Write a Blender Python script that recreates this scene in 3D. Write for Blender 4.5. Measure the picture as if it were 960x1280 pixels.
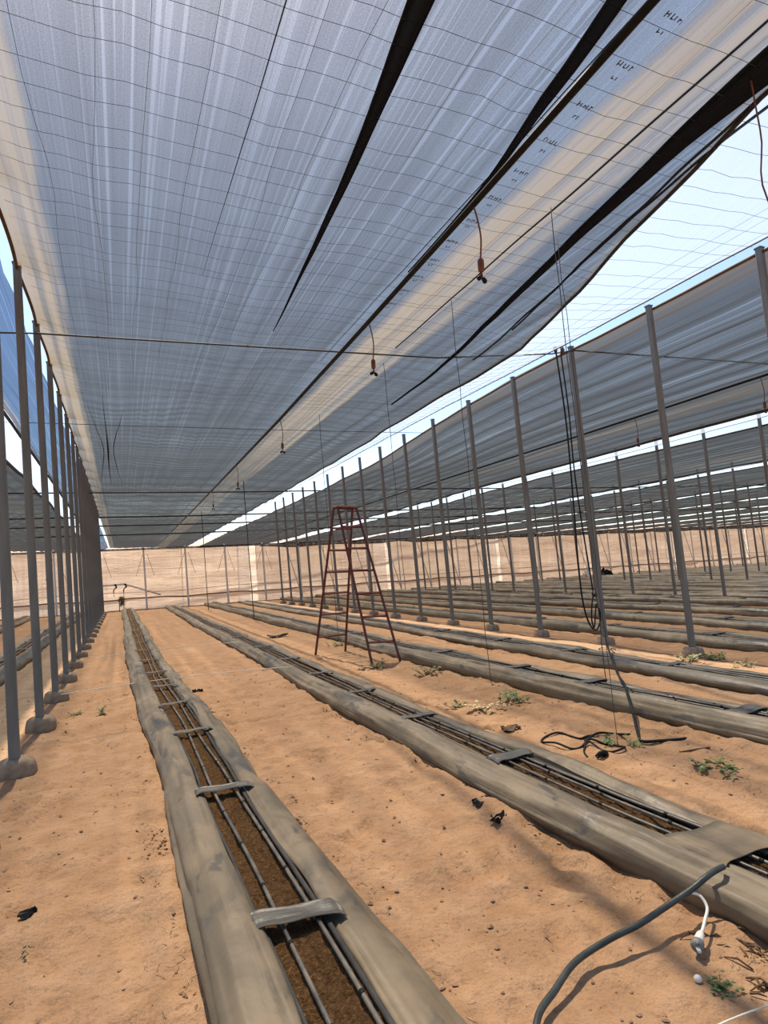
import bpy, math, random
import numpy as np
from mathutils import Matrix, Vector
for o in list(bpy.data.objects): bpy.data.objects.remove(o)
scene = bpy.context.scene
C = scene.collection
random.seed(7); RNG = np.random.default_rng(7)

# ------------------------------------------------------------------ camera
F_PX, VX, VY, SL = 771.36, 151.65, 728.0, 0.057      # focal length, row vanishing point, horizon slope (960x1280 frame)
EYE = 1.6
def camera_matrix():
    dy = np.array([(VX-480)/F_PX, (VY-640)/F_PX, 1.0]); dy /= np.linalg.norm(dy)
    z = np.cross(dy, np.array([1, -SL, 0.0])); z /= np.linalg.norm(z)
    if z[1] > 0: z = -z
    x = np.cross(dy, z); x /= np.linalg.norm(x)
    if x[0] < 0: x = -x
    M = np.stack([x, dy, z], 1)
    R = np.stack([M[0], -M[1], -M[2]], 1)
    m = Matrix.Identity(4)
    for i in range(3):
        for j in range(3): m[i][j] = R[i, j]
    m.translation = (0, 0, EYE)
    return m
cd = bpy.data.cameras.new('camera'); cam = bpy.data.objects.new('camera', cd); C.objects.link(cam)
cd.sensor_fit = 'VERTICAL'; cd.sensor_height = 36.0; cd.lens = F_PX*36.0/1280.0
cd.clip_start = 0.05; cd.clip_end = 500
cam.matrix_world = camera_matrix(); scene.camera = cam

# ------------------------------------------------------------------ sky, sun, exposure
SUN_EL = math.radians(66)
w = bpy.data.worlds.new('sky'); scene.world = w; w.use_nodes = True
nt = w.node_tree; nt.nodes.clear()
sky = nt.nodes.new('ShaderNodeTexSky'); sky.sky_type = 'NISHITA'; sky.sun_disc = False
sky.sun_elevation = SUN_EL; sky.sun_rotation = 0.0; sky.air_density = 1.0; sky.dust_density = 1.0; sky.ozone_density = 1.2
bg = nt.nodes.new('ShaderNodeBackground'); bg.inputs['Strength'].default_value = 0.245
wo = nt.nodes.new('ShaderNodeOutputWorld')
nt.links.new(sky.outputs[0], bg.inputs[0]); nt.links.new(bg.outputs[0], wo.inputs[0])
sl = bpy.data.lights.new('sun', 'SUN'); sl.energy = 8.2; sl.angle = math.radians(1.3); sl.color = (1.0, 0.955, 0.85)
sun = bpy.data.objects.new('sun', sl); C.objects.link(sun); sun.location = (0, 20, 40)
sd = Vector((0.012, -math.cos(SUN_EL), -math.sin(SUN_EL)))
sun.rotation_euler = sd.to_track_quat('-Z', 'Y').to_euler()
vs = scene.view_settings
vs.view_transform = 'Standard'; vs.look = 'None'; vs.exposure = 0.12; vs.gamma = 1.0; vs.use_curve_mapping = False
try:
    scene.cycles.transparent_max_bounces = 24
except Exception: pass

# ------------------------------------------------------------------ numbers of the place
LEAN = 0.0397                                   # uprights lean this much to the left per metre
XL, YL, SPL = -0.868, 6.344, 1.816              # left post row
XR, YR, SPR = 7.944, 6.952, 1.8475              # right post row
ZT = 5.455                                      # post height
YW = 38.6                                       # far wall
YE = 72.0                                       # end of the roof beyond the far wall
ROWX = [XL-8.81, XL, XR, 17.0, 25.9, 34.8, 43.7, 52.6, 61.5, 70.4, 79.3, 88.2, 97.1]

# ------------------------------------------------------------------ noise
def vnoise(x, y, seed=0):
    x = np.asarray(x, float); y = np.asarray(y, float); x, y = np.broadcast_arrays(x, y)
    xi = np.floor(x).astype(np.int64); yi = np.floor(y).astype(np.int64)
    fx = x-xi; fy = y-yi; fx = fx*fx*(3-2*fx); fy = fy*fy*(3-2*fy)
    def h(a, b):
        n = (a*374761393 + b*668265263 + seed*1442695041) & 0xffffffff
        n = ((n ^ (n >> 13))*1274126177) & 0xffffffff
        return ((n ^ (n >> 16)) & 0xffff)/65535.0
    return (h(xi, yi)*(1-fx)*(1-fy)+h(xi+1, yi)*fx*(1-fy)+h(xi, yi+1)*(1-fx)*fy+h(xi+1, yi+1)*fx*fy)*2-1
def fbm(x, y, o=4, seed=0):
    s = 0; a = 1.0
    for k in range(o): s = s+a*vnoise(np.asarray(x)*2**k, np.asarray(y)*2**k, seed+k*17); a *= .5
    return s
def sstep(a, b, x):
    t = np.clip((np.asarray(x, float)-a)/(b-a), 0, 1); return t*t*(3-2*t)

# ------------------------------------------------------------------ material helper
class NT:
    def __init__(s, name):
        s.m = bpy.data.materials.new(name); s.m.use_nodes = True; s.t = s.m.node_tree; s.t.nodes.clear()
        s.out = s.n('ShaderNodeOutputMaterial')
    def n(s, t, **k):
        o = s.t.nodes.new(t)
        for a, b in k.items(): setattr(o, a, b)
        return o
    def l(s, a, b): s.t.links.new(a, b)
    def set(s, sock, v):
        if hasattr(v, 'default_value') or hasattr(v, 'is_linked'): s.l(v, sock)
        elif isinstance(v, (tuple, list)) and len(v) == 3 and sock.type == 'RGBA': sock.default_value = (*v, 1)
        else: sock.default_value = v
    def coord(s, kind='Object', scale=(1, 1, 1), loc=(0, 0, 0)):
        c = s.n('ShaderNodeTexCoord'); m = s.n('ShaderNodeMapping')
        m.inputs['Scale'].default_value = scale; m.inputs['Location'].default_value = loc
        s.l(c.outputs[kind], m.inputs['Vector']); return m.outputs[0]
    def noise(s, vec, scale=1.0, detail=3.0, rough=.5, dist=0.0):
        o = s.n('ShaderNodeTexNoise'); s.l(vec, o.inputs['Vector'])
        o.inputs['Scale'].default_value = scale; o.inputs['Detail'].default_value = detail
        o.inputs['Roughness'].default_value = rough; o.inputs['Distortion'].default_value = dist
        return o.outputs['Fac']
    def ramp(s, fac, stops, interp='LINEAR'):
        o = s.n('ShaderNodeValToRGB'); s.l(fac, o.inputs[0]); r = o.color_ramp; r.interpolation = interp
        while len(r.elements) < len(stops): r.elements.new(.5)
        for e, (p, c) in zip(r.elements, stops):
            e.position = p; e.color = (*c, 1) if isinstance(c, (tuple, list)) else (c, c, c, 1)
        return o.outputs[0]
    def mix(s, fac, a, b, blend='MIX'):
        o = s.n('ShaderNodeMix', data_type='RGBA', blend_type=blend)
        s.set(o.inputs[0], fac); s.set(o.inputs[6], a); s.set(o.inputs[7], b); return o.outputs[2]
    def math(s, op, a, b=0.0, clamp=False):
        o = s.n('ShaderNodeMath', operation=op, use_clamp=clamp); s.set(o.inputs[0], a); s.set(o.inputs[1], b); return o.outputs[0]
    def band(s, x, a, b, soft):          # 1 between a and b
        lo = s.n('ShaderNodeMapRange', interpolation_type='SMOOTHSTEP'); s.l(x, lo.inputs[0])
        lo.inputs[1].default_value = a-soft; lo.inputs[2].default_value = a+soft
        hi = s.n('ShaderNodeMapRange', interpolation_type='SMOOTHSTEP'); s.l(x, hi.inputs[0])
        hi.inputs[1].default_value = b-soft; hi.inputs[2].default_value = b+soft; hi.inputs[3].default_value = 1; hi.inputs[4].default_value = 0
        return s.math('MULTIPLY', lo.outputs[0], hi.outputs[0])
    def bump(s, h, strength=.3, dist=.01):
        o = s.n('ShaderNodeBump'); s.l(h, o.inputs['Height']); o.inputs['Strength'].default_value = strength
        o.inputs['Distance'].default_value = dist; return o.outputs[0]
    def bsdf(s, col, rough=.6, metal=0.0, normal=None, spec=.5):
        o = s.n('ShaderNodeBsdfPrincipled'); s.set(o.inputs['Base Color'], col); s.set(o.inputs['Roughness'], rough)
        o.inputs['Metallic'].default_value = metal; o.inputs['Specular IOR Level'].default_value = spec
        if normal: s.l(normal, o.inputs['Normal'])
        return o.outputs[0]
    def done(s, sh): s.l(sh, s.out.inputs['Surface']); return s.m

def simple(name, a, b, scale=8, rough=.6, metal=0, bump=0.0, bscale=40, stretch=(1, 1, 1), spec=.4):
    t = NT(name); v = t.coord('Object', stretch)
    c = t.ramp(t.noise(v, scale, 4, .6), [(.35, a), (.65, b)])
    nrm = t.bump(t.noise(v, bscale, 4, .6), bump, .01) if bump else None
    return t.done(t.bsdf(c, rough, metal, nrm, spec))

def net_material(name, brown_bands, light_bands, open_frac, thread, brown, sun_through=.55, tint=(1, .92, .82), streak=1.0, slant=.75):
    """woven shade netting: part of the light passes the holes, the rest meets thread that is also a bit translucent"""
    t = NT(name)
    uvn = t.n('ShaderNodeTexCoord').outputs['UV']
    sep = t.n('ShaderNodeSeparateXYZ'); t.l(uvn, sep.inputs[0]); u = sep.outputs[0]
    def st(sx, sy, loc=0.0):
        m = t.n('ShaderNodeMapping'); m.inputs['Scale'].default_value = (sx, sy, 1); m.inputs['Location'].default_value = (loc, loc*.3, 0)
        t.l(uvn, m.inputs[0]); return m.outputs[0]
    fine = t.noise(st(26, .10), 1, 2, .6)
    mid = t.noise(st(5, .05, 3), 1, 3, .6)
    grp = t.noise(st(1.3, .04, 9), 1, 2, .5)
    weave = t.noise(st(85, 70, 1), 1, 2, .75); hair = t.noise(st(75, .16, 8), 1, 2, .5)
    clus = t.ramp(grp, [(.37, .12), (.56, 1.0)])
    bright = t.math('MULTIPLY', t.ramp(fine, [(.54, 0.0), (.62, 1.0)]), clus)
    dark = t.ramp(t.noise(st(7, .06, 5), 1, 2, .5), [(.66, 0.0), (.74, 1.0)])
    wob = t.math('ADD', u, t.math('MULTIPLY', t.math('SUBTRACT', t.noise(st(.6, .35, 2), 1, 3, .6), .5), .22))
    bsum = None
    for a, b, so, amt in brown_bands:
        x = t.math('MULTIPLY', t.band(wob, a, b, so), amt); bsum = x if bsum is None else t.math('MAXIMUM', bsum, x)
    lsum = None
    for a, b, so, amt in light_bands:
        x = t.math('MULTIPLY', t.band(u, a, b, so), amt); lsum = x if lsum is None else t.math('MAXIMUM', lsum, x)
    op = t.math('ADD', t.math('MULTIPLY', bright, .36*streak), open_frac)
    op = t.math('SUBTRACT', op, t.math('MULTIPLY', dark, .22*streak))
    op = t.math('ADD', op, t.math('MULTIPLY', t.math('SUBTRACT', mid, .5), .22))
    op = t.math('ADD', op, t.math('MULTIPLY', t.math('SUBTRACT', weave, .5), .62))
    op = t.math('ADD', op, t.math('MULTIPLY', t.math('SUBTRACT', hair, .5), .40*streak))
    if lsum is not None: op = t.math('ADD', op, t.math('MULTIPLY', lsum, .12))
    col = thread
    if bsum is not None:
        streakb = t.ramp(t.noise(st(9, .09, 6), 1, 3, .6), [(.28, .12), (.66, 1.0)])
        bsum = t.math('MULTIPLY', bsum, streakb)
        fade = t.n('ShaderNodeMapRange', interpolation_type='SMOOTHSTEP'); t.l(sep.outputs[1], fade.inputs[0])     # the dust thins out along the bay
        fade.inputs[1].default_value = 10; fade.inputs[2].default_value = 26; fade.inputs[3].default_value = 1.0; fade.inputs[4].default_value = .25
        bsum = t.math('MULTIPLY', bsum, fade.outputs[0])
        op = t.math('SUBTRACT', op, t.math('MULTIPLY', bsum, .17)); col = t.mix(t.math('MINIMUM', bsum, 1.0), thread, brown)
    op = t.math('MAXIMUM', t.math('MINIMUM', op, .92), .03)
    # a woven net closes up when light crosses it at a slant: the holes shrink with the cosine of the angle, for every ray alike
    lw = t.n('ShaderNodeLayerWeight'); lw.inputs['Blend'].default_value = .5
    cosv = t.math('MAXIMUM', t.math('SUBTRACT', 1.0, lw.outputs['Facing']), .002)
    op = t.math('MULTIPLY', op, t.math('POWER', cosv, slant))
    d = t.n('ShaderNodeBsdfDiffuse'); t.set(d.inputs[0], col)
    tr = t.n('ShaderNodeBsdfTranslucent'); t.set(tr.inputs[0], col)
    m1 = t.n('ShaderNodeMixShader'); m1.inputs[0].default_value = sun_through; t.l(d.outputs[0], m1.inputs[1]); t.l(tr.outputs[0], m1.inputs[2])
    tp = t.n('ShaderNodeBsdfTransparent'); tp.inputs[0].default_value = (*tint, 1)
    m2 = t.n('ShaderNodeMixShader'); t.l(op, m2.inputs[0]); t.l(m1.outputs[0], m2.inputs[1]); t.l(tp.outputs[0], m2.inputs[2])
    return t.done(m2.outputs[0])

M = {}
TH = (.040, .041, .043); BR = (.25, .198, .135)
M['net_main'] = net_material('shade_net_main', [(-.4, .42, .05, 1.6), (4.70, 5.58, .08, 1.15)], [(4.30, 4.68, .04, 1.2)], .58, TH, BR, slant=1.4)
M['net_bay'] = net_material('shade_net_bay', [(-.4, .45, .1, .8), (5.2, 6.0, .12, .8)], [(4.3, 4.6, .05, .6)], .38, (.038, .038, .039), (.11, .085, .058), streak=1.5, slant=1.35)
M['net_strip'] = net_material('shade_net_blue', [(-.2, .12, .05, .9)], [], .31, (.045, .07, .13), BR, .5, (.72, .87, 1), 1.0, .45)
M['mesh_white'] = net_material('insect_mesh_white', [], [], .45, (.42, .455, .51), BR, .7, (1, 1, 1), .3, .1)
M['net_dark'] = net_material('shade_net_folded', [], [], .09, (.016, .016, .018), BR, .3, (1, 1, 1), .6)
M['net_crease'] = net_material('shade_net_creased', [], [], .16, (.03, .03, .032), BR, .3, (1, 1, 1), .6)
def sand_material():
    t = NT('sand'); v = t.coord('Object')
    big = t.noise(v, .55, 4, .6); med = t.noise(v, 4.5, 3, .5, .2); fin = t.noise(v, 95, 3, .65); cl = t.noise(v, 24, 3, .55)
    c = t.ramp(big, [(.3, (.300, .172, .092)), (.7, (.365, .219, .124))])
    c = t.mix(t.ramp(med, [(.38, .0), (.75, .7)]), c, (.425, .270, .166))
    c = t.mix(t.ramp(cl, [(.26, .5), (.42, 0.0)]), c, (.18, .098, .050))
    c = t.mix(t.ramp(fin, [(.30, .4), (.5, 0.0)]), c, (.16, .088, .045))
    c = t.mix(t.ramp(t.noise(v, 1.7, 4, .7, .4), [(.55, 0.0), (.70, .5)]), c, (.21, .124, .068))
    h = t.math('ADD', t.math('MULTIPLY', med, .7), t.math('ADD', t.math('MULTIPLY', cl, .30), t.math('MULTIPLY', fin, .07)))
    return t.done(t.bsdf(c, .95, 0, t.bump(h, .9, .07), .1))
M['sand'] = sand_material()
def film_material():
    t = NT('dusty_film'); v = t.coord('Object'); vs_ = t.coord('Object', (8, .5, 8)); vp = t.coord('Object', (2.6, 1.0, 2.6))
    st = t.noise(vs_, 1, 2, .5); pa = t.noise(vp, 1, 5, .65, .6); sp = t.noise(v, 30, 3, .6)
    c = t.mix(t.ramp(st, [(.30, 0.0), (.70, 1.0)]), (.085, .068, .046), (.168, .131, .087))
    c = t.mix(t.ramp(t.noise(v, 1.6, 4, .65, .4), [(.45, 0.0), (.68, .7)]), c, (.245, .184, .118))
    c = t.mix(t.ramp(pa, [(.56, 0.0), (.66, .9)]), c, (.050, .049, .047))
    c = t.mix(t.ramp(t.noise(t.coord('Object', (7, 2.5, 7)), 1, 3, .6, .5), [(.62, 0.0), (.68, .8)]), c, (.055, .050, .045))
    c = t.mix(t.ramp(sp, [(.24, .85), (.33, 0.0)]), c, (.13, .062, .028))
    r = t.ramp(pa, [(.4, .60), (.7, .36)])
    h = t.math('ADD', t.math('MULTIPLY', t.noise(t.coord('Object', (20, .45, 20)), 1, 2, .5), .40), t.math('ADD', t.math('MULTIPLY', t.noise(v, 5, 3, .5), .7), t.math('MULTIPLY', pa, .6)))
    return t.done(t.bsdf(c, r, 0, t.bump(h, .6, .03), .35))
M['film'] = film_material()
def soil_material():
    t = NT('coir_soil'); v = t.coord('Object'); a = t.noise(v, 55, 5, .75, .6); b = t.noise(v, 9, 3, .6); fb = t.noise(t.coord('Object', (60, 160, 60)), 1, 3, .7, 1.5)
    c = t.ramp(a, [(.3, (.040, .019, .008)), (.5, (.15, .078, .031)), (.66, (.34, .185, .080))])
    c = t.mix(t.ramp(b, [(.5, 0.0), (.7, .6)]), c, (.25, .13, .058))
    c = t.mix(t.ramp(fb, [(.62, 0.0), (.70, .8)]), c, (.42, .25, .12))
    return t.done(t.bsdf(c, .95, 0, t.bump(t.math('ADD', a, fb), 1.0, .03), .1))
M['soil'] = soil_material()
M['drip'] = simple('drip_line', (.045, .043, .04), (.16, .135, .105), 6, .38, 0, .2, 30, (1, 1, 1), .6)
M['strap'] = simple('film_strap', (.045, .044, .043), (.10, .088, .07), 7, .38, 0, .3, 25, (1, 6, 1), .5)
M['steel'] = simple('galvanised_post', (.115, .112, .108), (.165, .162, .155), 5, .6, 0, .1, 40, (2, 2, .3))
M['steel_pale'] = simple('pale_post', (.62, .61, .58), (.72, .71, .68), 4, .6, 0)
M['concrete'] = simple('concrete', (.20, .145, .10), (.31, .23, .165), 14, .95, 0, .6, 45)
M['ladder'] = simple('red_oxide_paint', (.085, .014, .012), (.125, .024, .018), 14, .5, 0, .1, 40)
M['black'] = simple('black_plastic', (.006, .006, .007), (.014, .014, .014), 10, .55, 0, .1, 60, (1, 1, 1), .15)
M['hose'] = simple('dark_green_hose', (.018, .024, .022), (.05, .055, .048), 9, .4, 0, .15, 60)
M['wire'] = simple('dark_wire', (.035, .035, .038), (.06, .06, .062), 6, .6, .3)
M['hem'] = simple('brown_hem', (.075, .038, .016), (.13, .07, .032), 5, .85, 0, .4, 40)
M['hemdark'] = simple('dark_hem', (.02, .02, .021), (.05, .048, .046), 5, .85, 0, .4, 40)
M['weight'] = simple('rust_brown_plastic', (.13, .045, .022), (.20, .075, .04), 18, .55)
M['string'] = simple('white_string', (.60, .54, .44), (.75, .70, .60), 20, .8)
M['white'] = simple('white_plastic', (.68, .64, .56), (.78, .75, .68), 9, .4)
M['grey_conn'] = simple('grey_connector', (.10, .10, .10), (.24, .23, .22), 30, .5)
M['leaf'] = simple('weed_leaf', (.06, .115, .028), (.13, .19, .06), 25, .6)
M['leafdry'] = simple('dry_weed', (.19, .16, .075), (.30, .24, .12), 25, .8)
M['stick'] = simple('dry_stick', (.07, .040, .022), (.14, .085, .045), 25, .9)
M['straw'] = simple('straw', (.45, .33, .19), (.60, .47, .29), 25, .9)
M['clod'] = simple('clod', (.20, .11, .06), (.38, .23, .14), 30, .95)
M['print'] = simple('printed_ink', (.03, .03, .035), (.07, .07, .075), 60, .9)
def wall_material(name, a, b):
    t = NT(name); v = t.coord('Object', (1, 1, 1)); f = t.coord('Object', (.35, 1, 2.6)); g = t.coord('Object', (3.0, 1, .35))
    c = t.ramp(t.noise(f, 1, 4, .6, .6), [(.3, a), (.72, b)])
    c = t.mix(t.ramp(t.noise(g, 1, 3, .6), [(.5, 0.0), (.8, .45)]), c, (.90, .77, .64))
    d = t.n('ShaderNodeBsdfDiffuse'); t.set(d.inputs[0], c); tr = t.n('ShaderNodeBsdfTranslucent'); t.set(tr.inputs[0], c)
    nb = t.bump(t.math('ADD', t.noise(f, 1.5, 4, .6, .8), t.noise(g, 1.2, 3, .6)), .45, .15); t.l(nb, d.inputs['Normal']); t.l(nb, tr.inputs['Normal'])
    m = t.n('ShaderNodeMixShader'); m.inputs[0].default_value = .72; t.l(d.outputs[0], m.inputs[1]); t.l(tr.outputs[0], m.inputs[2])
    return t.done(m.outputs[0])
M['wall'] = wall_material('tan_wall_sheet', (.84, .68, .545), (.91, .76, .63))
M['wall_low'] = wall_material('pale_wall_skirt', (.84, .68, .54), (.92, .79, .67))
M['wall_hem'] = simple('wall_hem', (.20, .10, .055), (.30, .17, .10), 3, .9)

# ------------------------------------------------------------------ geometry helpers
def mesh_obj(name, V, Fc, mat, parent=None, origin=(0, 0, 0), uv=None, smooth=True):
    me = bpy.data.meshes.new(name)
    V = np.asarray(V, float)-np.asarray(origin, float)
    me.from_pydata(V.tolist(), [], [tuple(f) for f in Fc] if not isinstance(Fc, np.ndarray) else Fc.tolist())
    if smooth: me.polygons.foreach_set('use_smooth', [True]*len(me.polygons))
    if uv is not None:
        l = me.uv_layers.new(name='UVMap'); vi = np.empty(len(me.loops), np.int64); me.loops.foreach_get('vertex_index', vi)
        l.data.foreach_set('uv', np.asarray(uv, float)[vi].ravel())
    me.materials.append(mat); me.update()
    o = bpy.data.objects.new(name, me); C.objects.link(o)
    if parent: o.parent = parent
    else: o.location = origin
    return o
def tag(o, label, cat, group=None):
    o['label'] = label; o['category'] = cat
    if group: o['group'] = group
    return o
def thing(name, label, cat, loc, group=None):
    o = bpy.data.objects.new(name, None); o.empty_display_size = .1; C.objects.link(o); o.location = loc
    return tag(o, label, cat, group)
def structure(o, label=None):
    o['kind'] = 'structure'
    if label: o['label'] = label
    return o
def grid_faces(nu, nv):
    i = np.arange(nu-1)[:, None]*nv+np.arange(nv-1)[None, :]
    return np.stack([i, i+1, i+nv+1, i+nv], -1).reshape(-1, 4)
def join(*gs):
    V = []; Fc = []; n = 0
    for v, f in gs:
        V += [tuple(p) for p in v]; Fc += [tuple(int(k)+n for k in q) for q in f]; n += len(v)
    return V, Fc
def box(cx, cy, cz, sx, sy, sz, ch=0.0):
    """box centred at c; ch > 0 chamfers the four upright edges"""
    if ch <= 0:
        V = [(cx+a*sx/2, cy+b*sy/2, cz+c*sz/2) for c in (-1, 1) for a, b in ((-1, -1), (1, -1), (1, 1), (-1, 1))]
        return V, [(3, 2, 1, 0), (4, 5, 6, 7)]+[(i, (i+1) % 4, (i+1) % 4+4, i+4) for i in range(4)]
    a, b = sx/2, sy/2
    ring = [(-a+ch, -b), (a-ch, -b), (a, -b+ch), (a, b-ch), (a-ch, b), (-a+ch, b), (-a, b-ch), (-a, -b+ch)]
    V = [(cx+x, cy+y, cz+c*sz/2) for c in (-1, 1) for x, y in ring]
    return V, [tuple(range(7, -1, -1)), tuple(range(8, 16))]+[(i, (i+1) % 8, (i+1) % 8+8, i+8) for i in range(8)]
def smooth_path(P, n=6):
    P = [Vector(p) for p in P]; out = []
    for i in range(len(P)-1):
        p0 = P[max(i-1, 0)]; p1 = P[i]; p2 = P[i+1]; p3 = P[min(i+2, len(P)-1)]
        for k in range(n):
            t = k/n
            out.append(.5*((2*p1)+(p2-p0)*t+(2*p0-5*p1+4*p2-p3)*t*t+(3*p1-p0-3*p2+p3)*t**3))
    out.append(P[-1]); return out
def tube(P, r, n=6):
    P = [Vector(p) for p in P]; V = []; Fc = []
    up = Vector((0, 0, 1)) if abs((P[1]-P[0]).normalized().z) < .9 else Vector((1, 0, 0))
    for i, p in enumerate(P):
        d = (P[min(i+1, len(P)-1)]-P[max(i-1, 0)]).normalized()
        a = d.cross(up)
        if a.length < 1e-4: a = d.orthogonal()
        a.normalize(); b = a.cross(d).normalized(); up = b
        rr = r[i] if isinstance(r, (list, tuple)) else r
        for k in range(n):
            q = 2*math.pi*k/n; V.append(tuple(p+a*(rr*math.cos(q))+b*(rr*math.sin(q))))
    for i in range(len(P)-1):
        for k in range(n): Fc.append((i*n+k, i*n+(k+1) % n, (i+1)*n+(k+1) % n, (i+1)*n+k))
    Fc.append(tuple(range(n-1, -1, -1))); Fc.append(tuple((len(P)-1)*n+k for k in range(n)))
    return V, Fc
def lathe(prof, n=12, c=(0, 0, 0)):
    V = [(c[0]+r*math.cos(2*math.pi*k/n), c[1]+r*math.sin(2*math.pi*k/n), c[2]+z) for r, z in prof for k in range(n)]
    Fc = [(i*n+k, i*n+(k+1) % n, (i+1)*n+(k+1) % n, (i+1)*n+k) for i in range(len(prof)-1) for k in range(n)]
    return V, Fc+[tuple(range(n-1, -1, -1)), tuple((len(prof)-1)*n+k for k in range(n))]
def copy_tree(root, loc, label=None, group=None):
    r = root.copy(); C.objects.link(r); r.location = loc
    if label: r['label'] = label
    if group: r['group'] = group
    for ch in root.children:
        c = ch.copy(); C.objects.link(c); c.parent = r
        for g in ch.children:
            d = g.copy(); C.objects.link(d); d.parent = c
    return r
ORD = ['nearest', 'second', 'third', 'fourth', 'fifth', 'sixth', 'seventh', 'eighth', 'ninth', 'tenth', 'eleventh', 'twelfth', 'thirteenth', 'fourteenth',
       'fifteenth', 'sixteenth', 'seventeenth', 'eighteenth', 'nineteenth', 'twentieth', 'twenty-first', 'twenty-second', 'twenty-third', 'twenty-fourth']

# ------------------------------------------------------------------ ground
def bed_center(k, y):
    """k: bed index counted from the first bed right of the left posts"""
    y = np.asarray(y, float)
    if k == 0: c = np.interp(y, [-3, 2.3, 5, 10, 37], [.66, .64, .615, .44, .30])
    elif k == 1: c = np.interp(y, [-3, 1.9, 3, 11, 37], [2.74, 2.70, 2.64, 2.57, 2.57])
    elif k == 2: c = np.interp(y, [-3, 3.5, 6, 12, 37], [5.02, 4.98, 4.80, 4.73, 4.75])
    elif k == 3: c = np.interp(y, [-3, 5, 37], [6.60, 6.58, 6.62])
    elif k >= 4: c = 9.17+2.2*(k-4)+0*y
    else: c = -2.20+2.2*(k+1)+0*y
    return c+.025*fbm(y*.22+k*7.3, k*3.1, 2, 5)
def ground_z(x, y):
    z = .030*fbm(x*.45, y*.45, 3, 11)+.020*fbm(x*2.2, y*2.2, 3, 23)+.015*fbm(x*6, y*6, 3, 31)
    near = np.exp(-((x-1.6)**2/16+(y-3)**2/60)); return z*(.45+.55*near)
FOOT = [(RNG.uniform(-.75, 5.5), RNG.uniform(1.1, 9), RNG.uniform(-.6, .6), RNG.uniform(.014, .034)) for _ in range(260)]
def build_ground():
    xs = np.concatenate([[-70, -40, -25, -18], np.arange(-14, -4, .6), np.arange(-4, -1.3, .09), np.arange(-1.3, 4.6, .033), np.arange(4.6, 9, .08), np.arange(9, 20, .25), np.arange(20, 64, 1.0), [70, 85, 101, 150]])
    ys = np.concatenate([[-70, -40, -20], np.arange(-10, .6, .4), np.arange(.6, 6.2, .033), np.arange(6.2, 13, .075), np.arange(13, 42, .25), [46, 55, 70, 100, 150]])
    X, Y = np.meshgrid(xs, ys, indexing='ij'); Z = ground_z(X, Y)
    for fx, fy, an, dp in FOOT:
        ca, sa = math.cos(an), math.sin(an)
        i0, i1 = np.searchsorted(xs, [fx-.35, fx+.35]); j0, j1 = np.searchsorted(ys, [fy-.4, fy+.4])
        dx = X[i0:i1, j0:j1]-fx; dy = Y[i0:i1, j0:j1]-fy
        a = (dx*ca+dy*sa)/.055; b = (-dx*sa+dy*ca)/.13; r2 = a*a+b*b
        Z[i0:i1, j0:j1] += -dp*np.exp(-r2**1.5)+dp*.55*np.exp(-(np.sqrt(r2)-1.5)**2*6)
    for k in range(-2, 6):
        d = np.abs(X-bed_center(k, Y)); near = (Y < 14)
        Z += near*(.022*fbm(X*5, Y*5, 3, 77)+.012)*np.exp(-((d-.42)/.12)**2)
    Z = np.where((X < -18) | (X > 64) | (Y > 42) | (Y < -12), -.02, Z)
    o = mesh_obj('floor', np.stack([X, Y, Z], -1).reshape(-1, 3), grid_faces(len(xs), len(ys))[:, ::-1], M['sand'])
    structure(o, 'sandy orange soil floor of the shade house'); return o
build_ground()

# ------------------------------------------------------------------ far wall and side wall of tan sheeting
def sheet(x0, x1, z0, z1, y, nx, nz, seed, amp=.05):
    xs = np.linspace(x0, x1, nx); zs = np.linspace(z0, z1, nz); X, Zm = np.meshgrid(xs, zs, indexing='ij')
    Yv = y+amp*fbm(X*.5, Zm*1.6, 3, seed)+amp*.5*np.cos((X-XL)*2*math.pi/2.3)
    V = np.stack([X, Yv, Zm], -1).reshape(-1, 3)
    return V, grid_faces(nx, nz)
v, f = sheet(-14, 100, .62, 3.42, YW+.12, 560, 20, 3, .05)
wf = structure(mesh_obj('wall_far', v, f, M['wall']), 'tan sheeting wall closing the far end')
v, f = sheet(-14, 100, -.05, .60, YW+.05, 380, 6, 9, .03)
o = mesh_obj('wall_skirt', v, f, M['wall_low'], wf); o['label'] = 'pale skirt along the foot of the wall'
v, f = tube([(x, YW+.02, .62+.03*math.sin(x*1.3)+.015*math.sin(x*3.1)) for x in np.arange(-14, 100, .4)], .04, 6)
o = mesh_obj('wall_rope', v, f, M['wall_hem'], wf); o['label'] = 'brown rolled seam'
v, f = tube([(x, YW+.0, 1.0+.05*math.sin(x*.7+3)) for x in np.arange(-14, 100, .6)], .012, 4)
mesh_obj('wall_wire', v, f, M['wall_hem'], wf)
# dark netting hanging down over the top of the wall
xs = np.arange(-14, 100, .12); zz = np.linspace(0, 1, 5); X, S = np.meshgrid(xs, zz, indexing='ij')
low = 3.33-.10*np.abs(np.sin((X+1.0)*math.pi/4.62))**.7*(X > 8)+.03*fbm(X*.8, 0*X, 2, 12); low = np.where(X < 8, 3.40, low); Zm = 3.52+(low-3.52)*S
V = np.stack([X, YW-.08-.10*np.sin(S*math.pi)+.03*fbm(X*2, S*2, 2, 9), Zm], -1).reshape(-1, 3)
o = mesh_obj('net_valance', V, grid_faces(len(xs), 5), M['net_dark'], wf, uv=np.stack([X, Zm], -1).reshape(-1, 2)); o['label'] = 'dark netting hanging over the wall top'
v, f = sheet(-14, 100, -.05, 6.0, YE+.1, 200, 12, 13, .06)
structure(mesh_obj('wall_end', v, f, M['wall']), 'tan sheeting far beyond the far wall')
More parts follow.
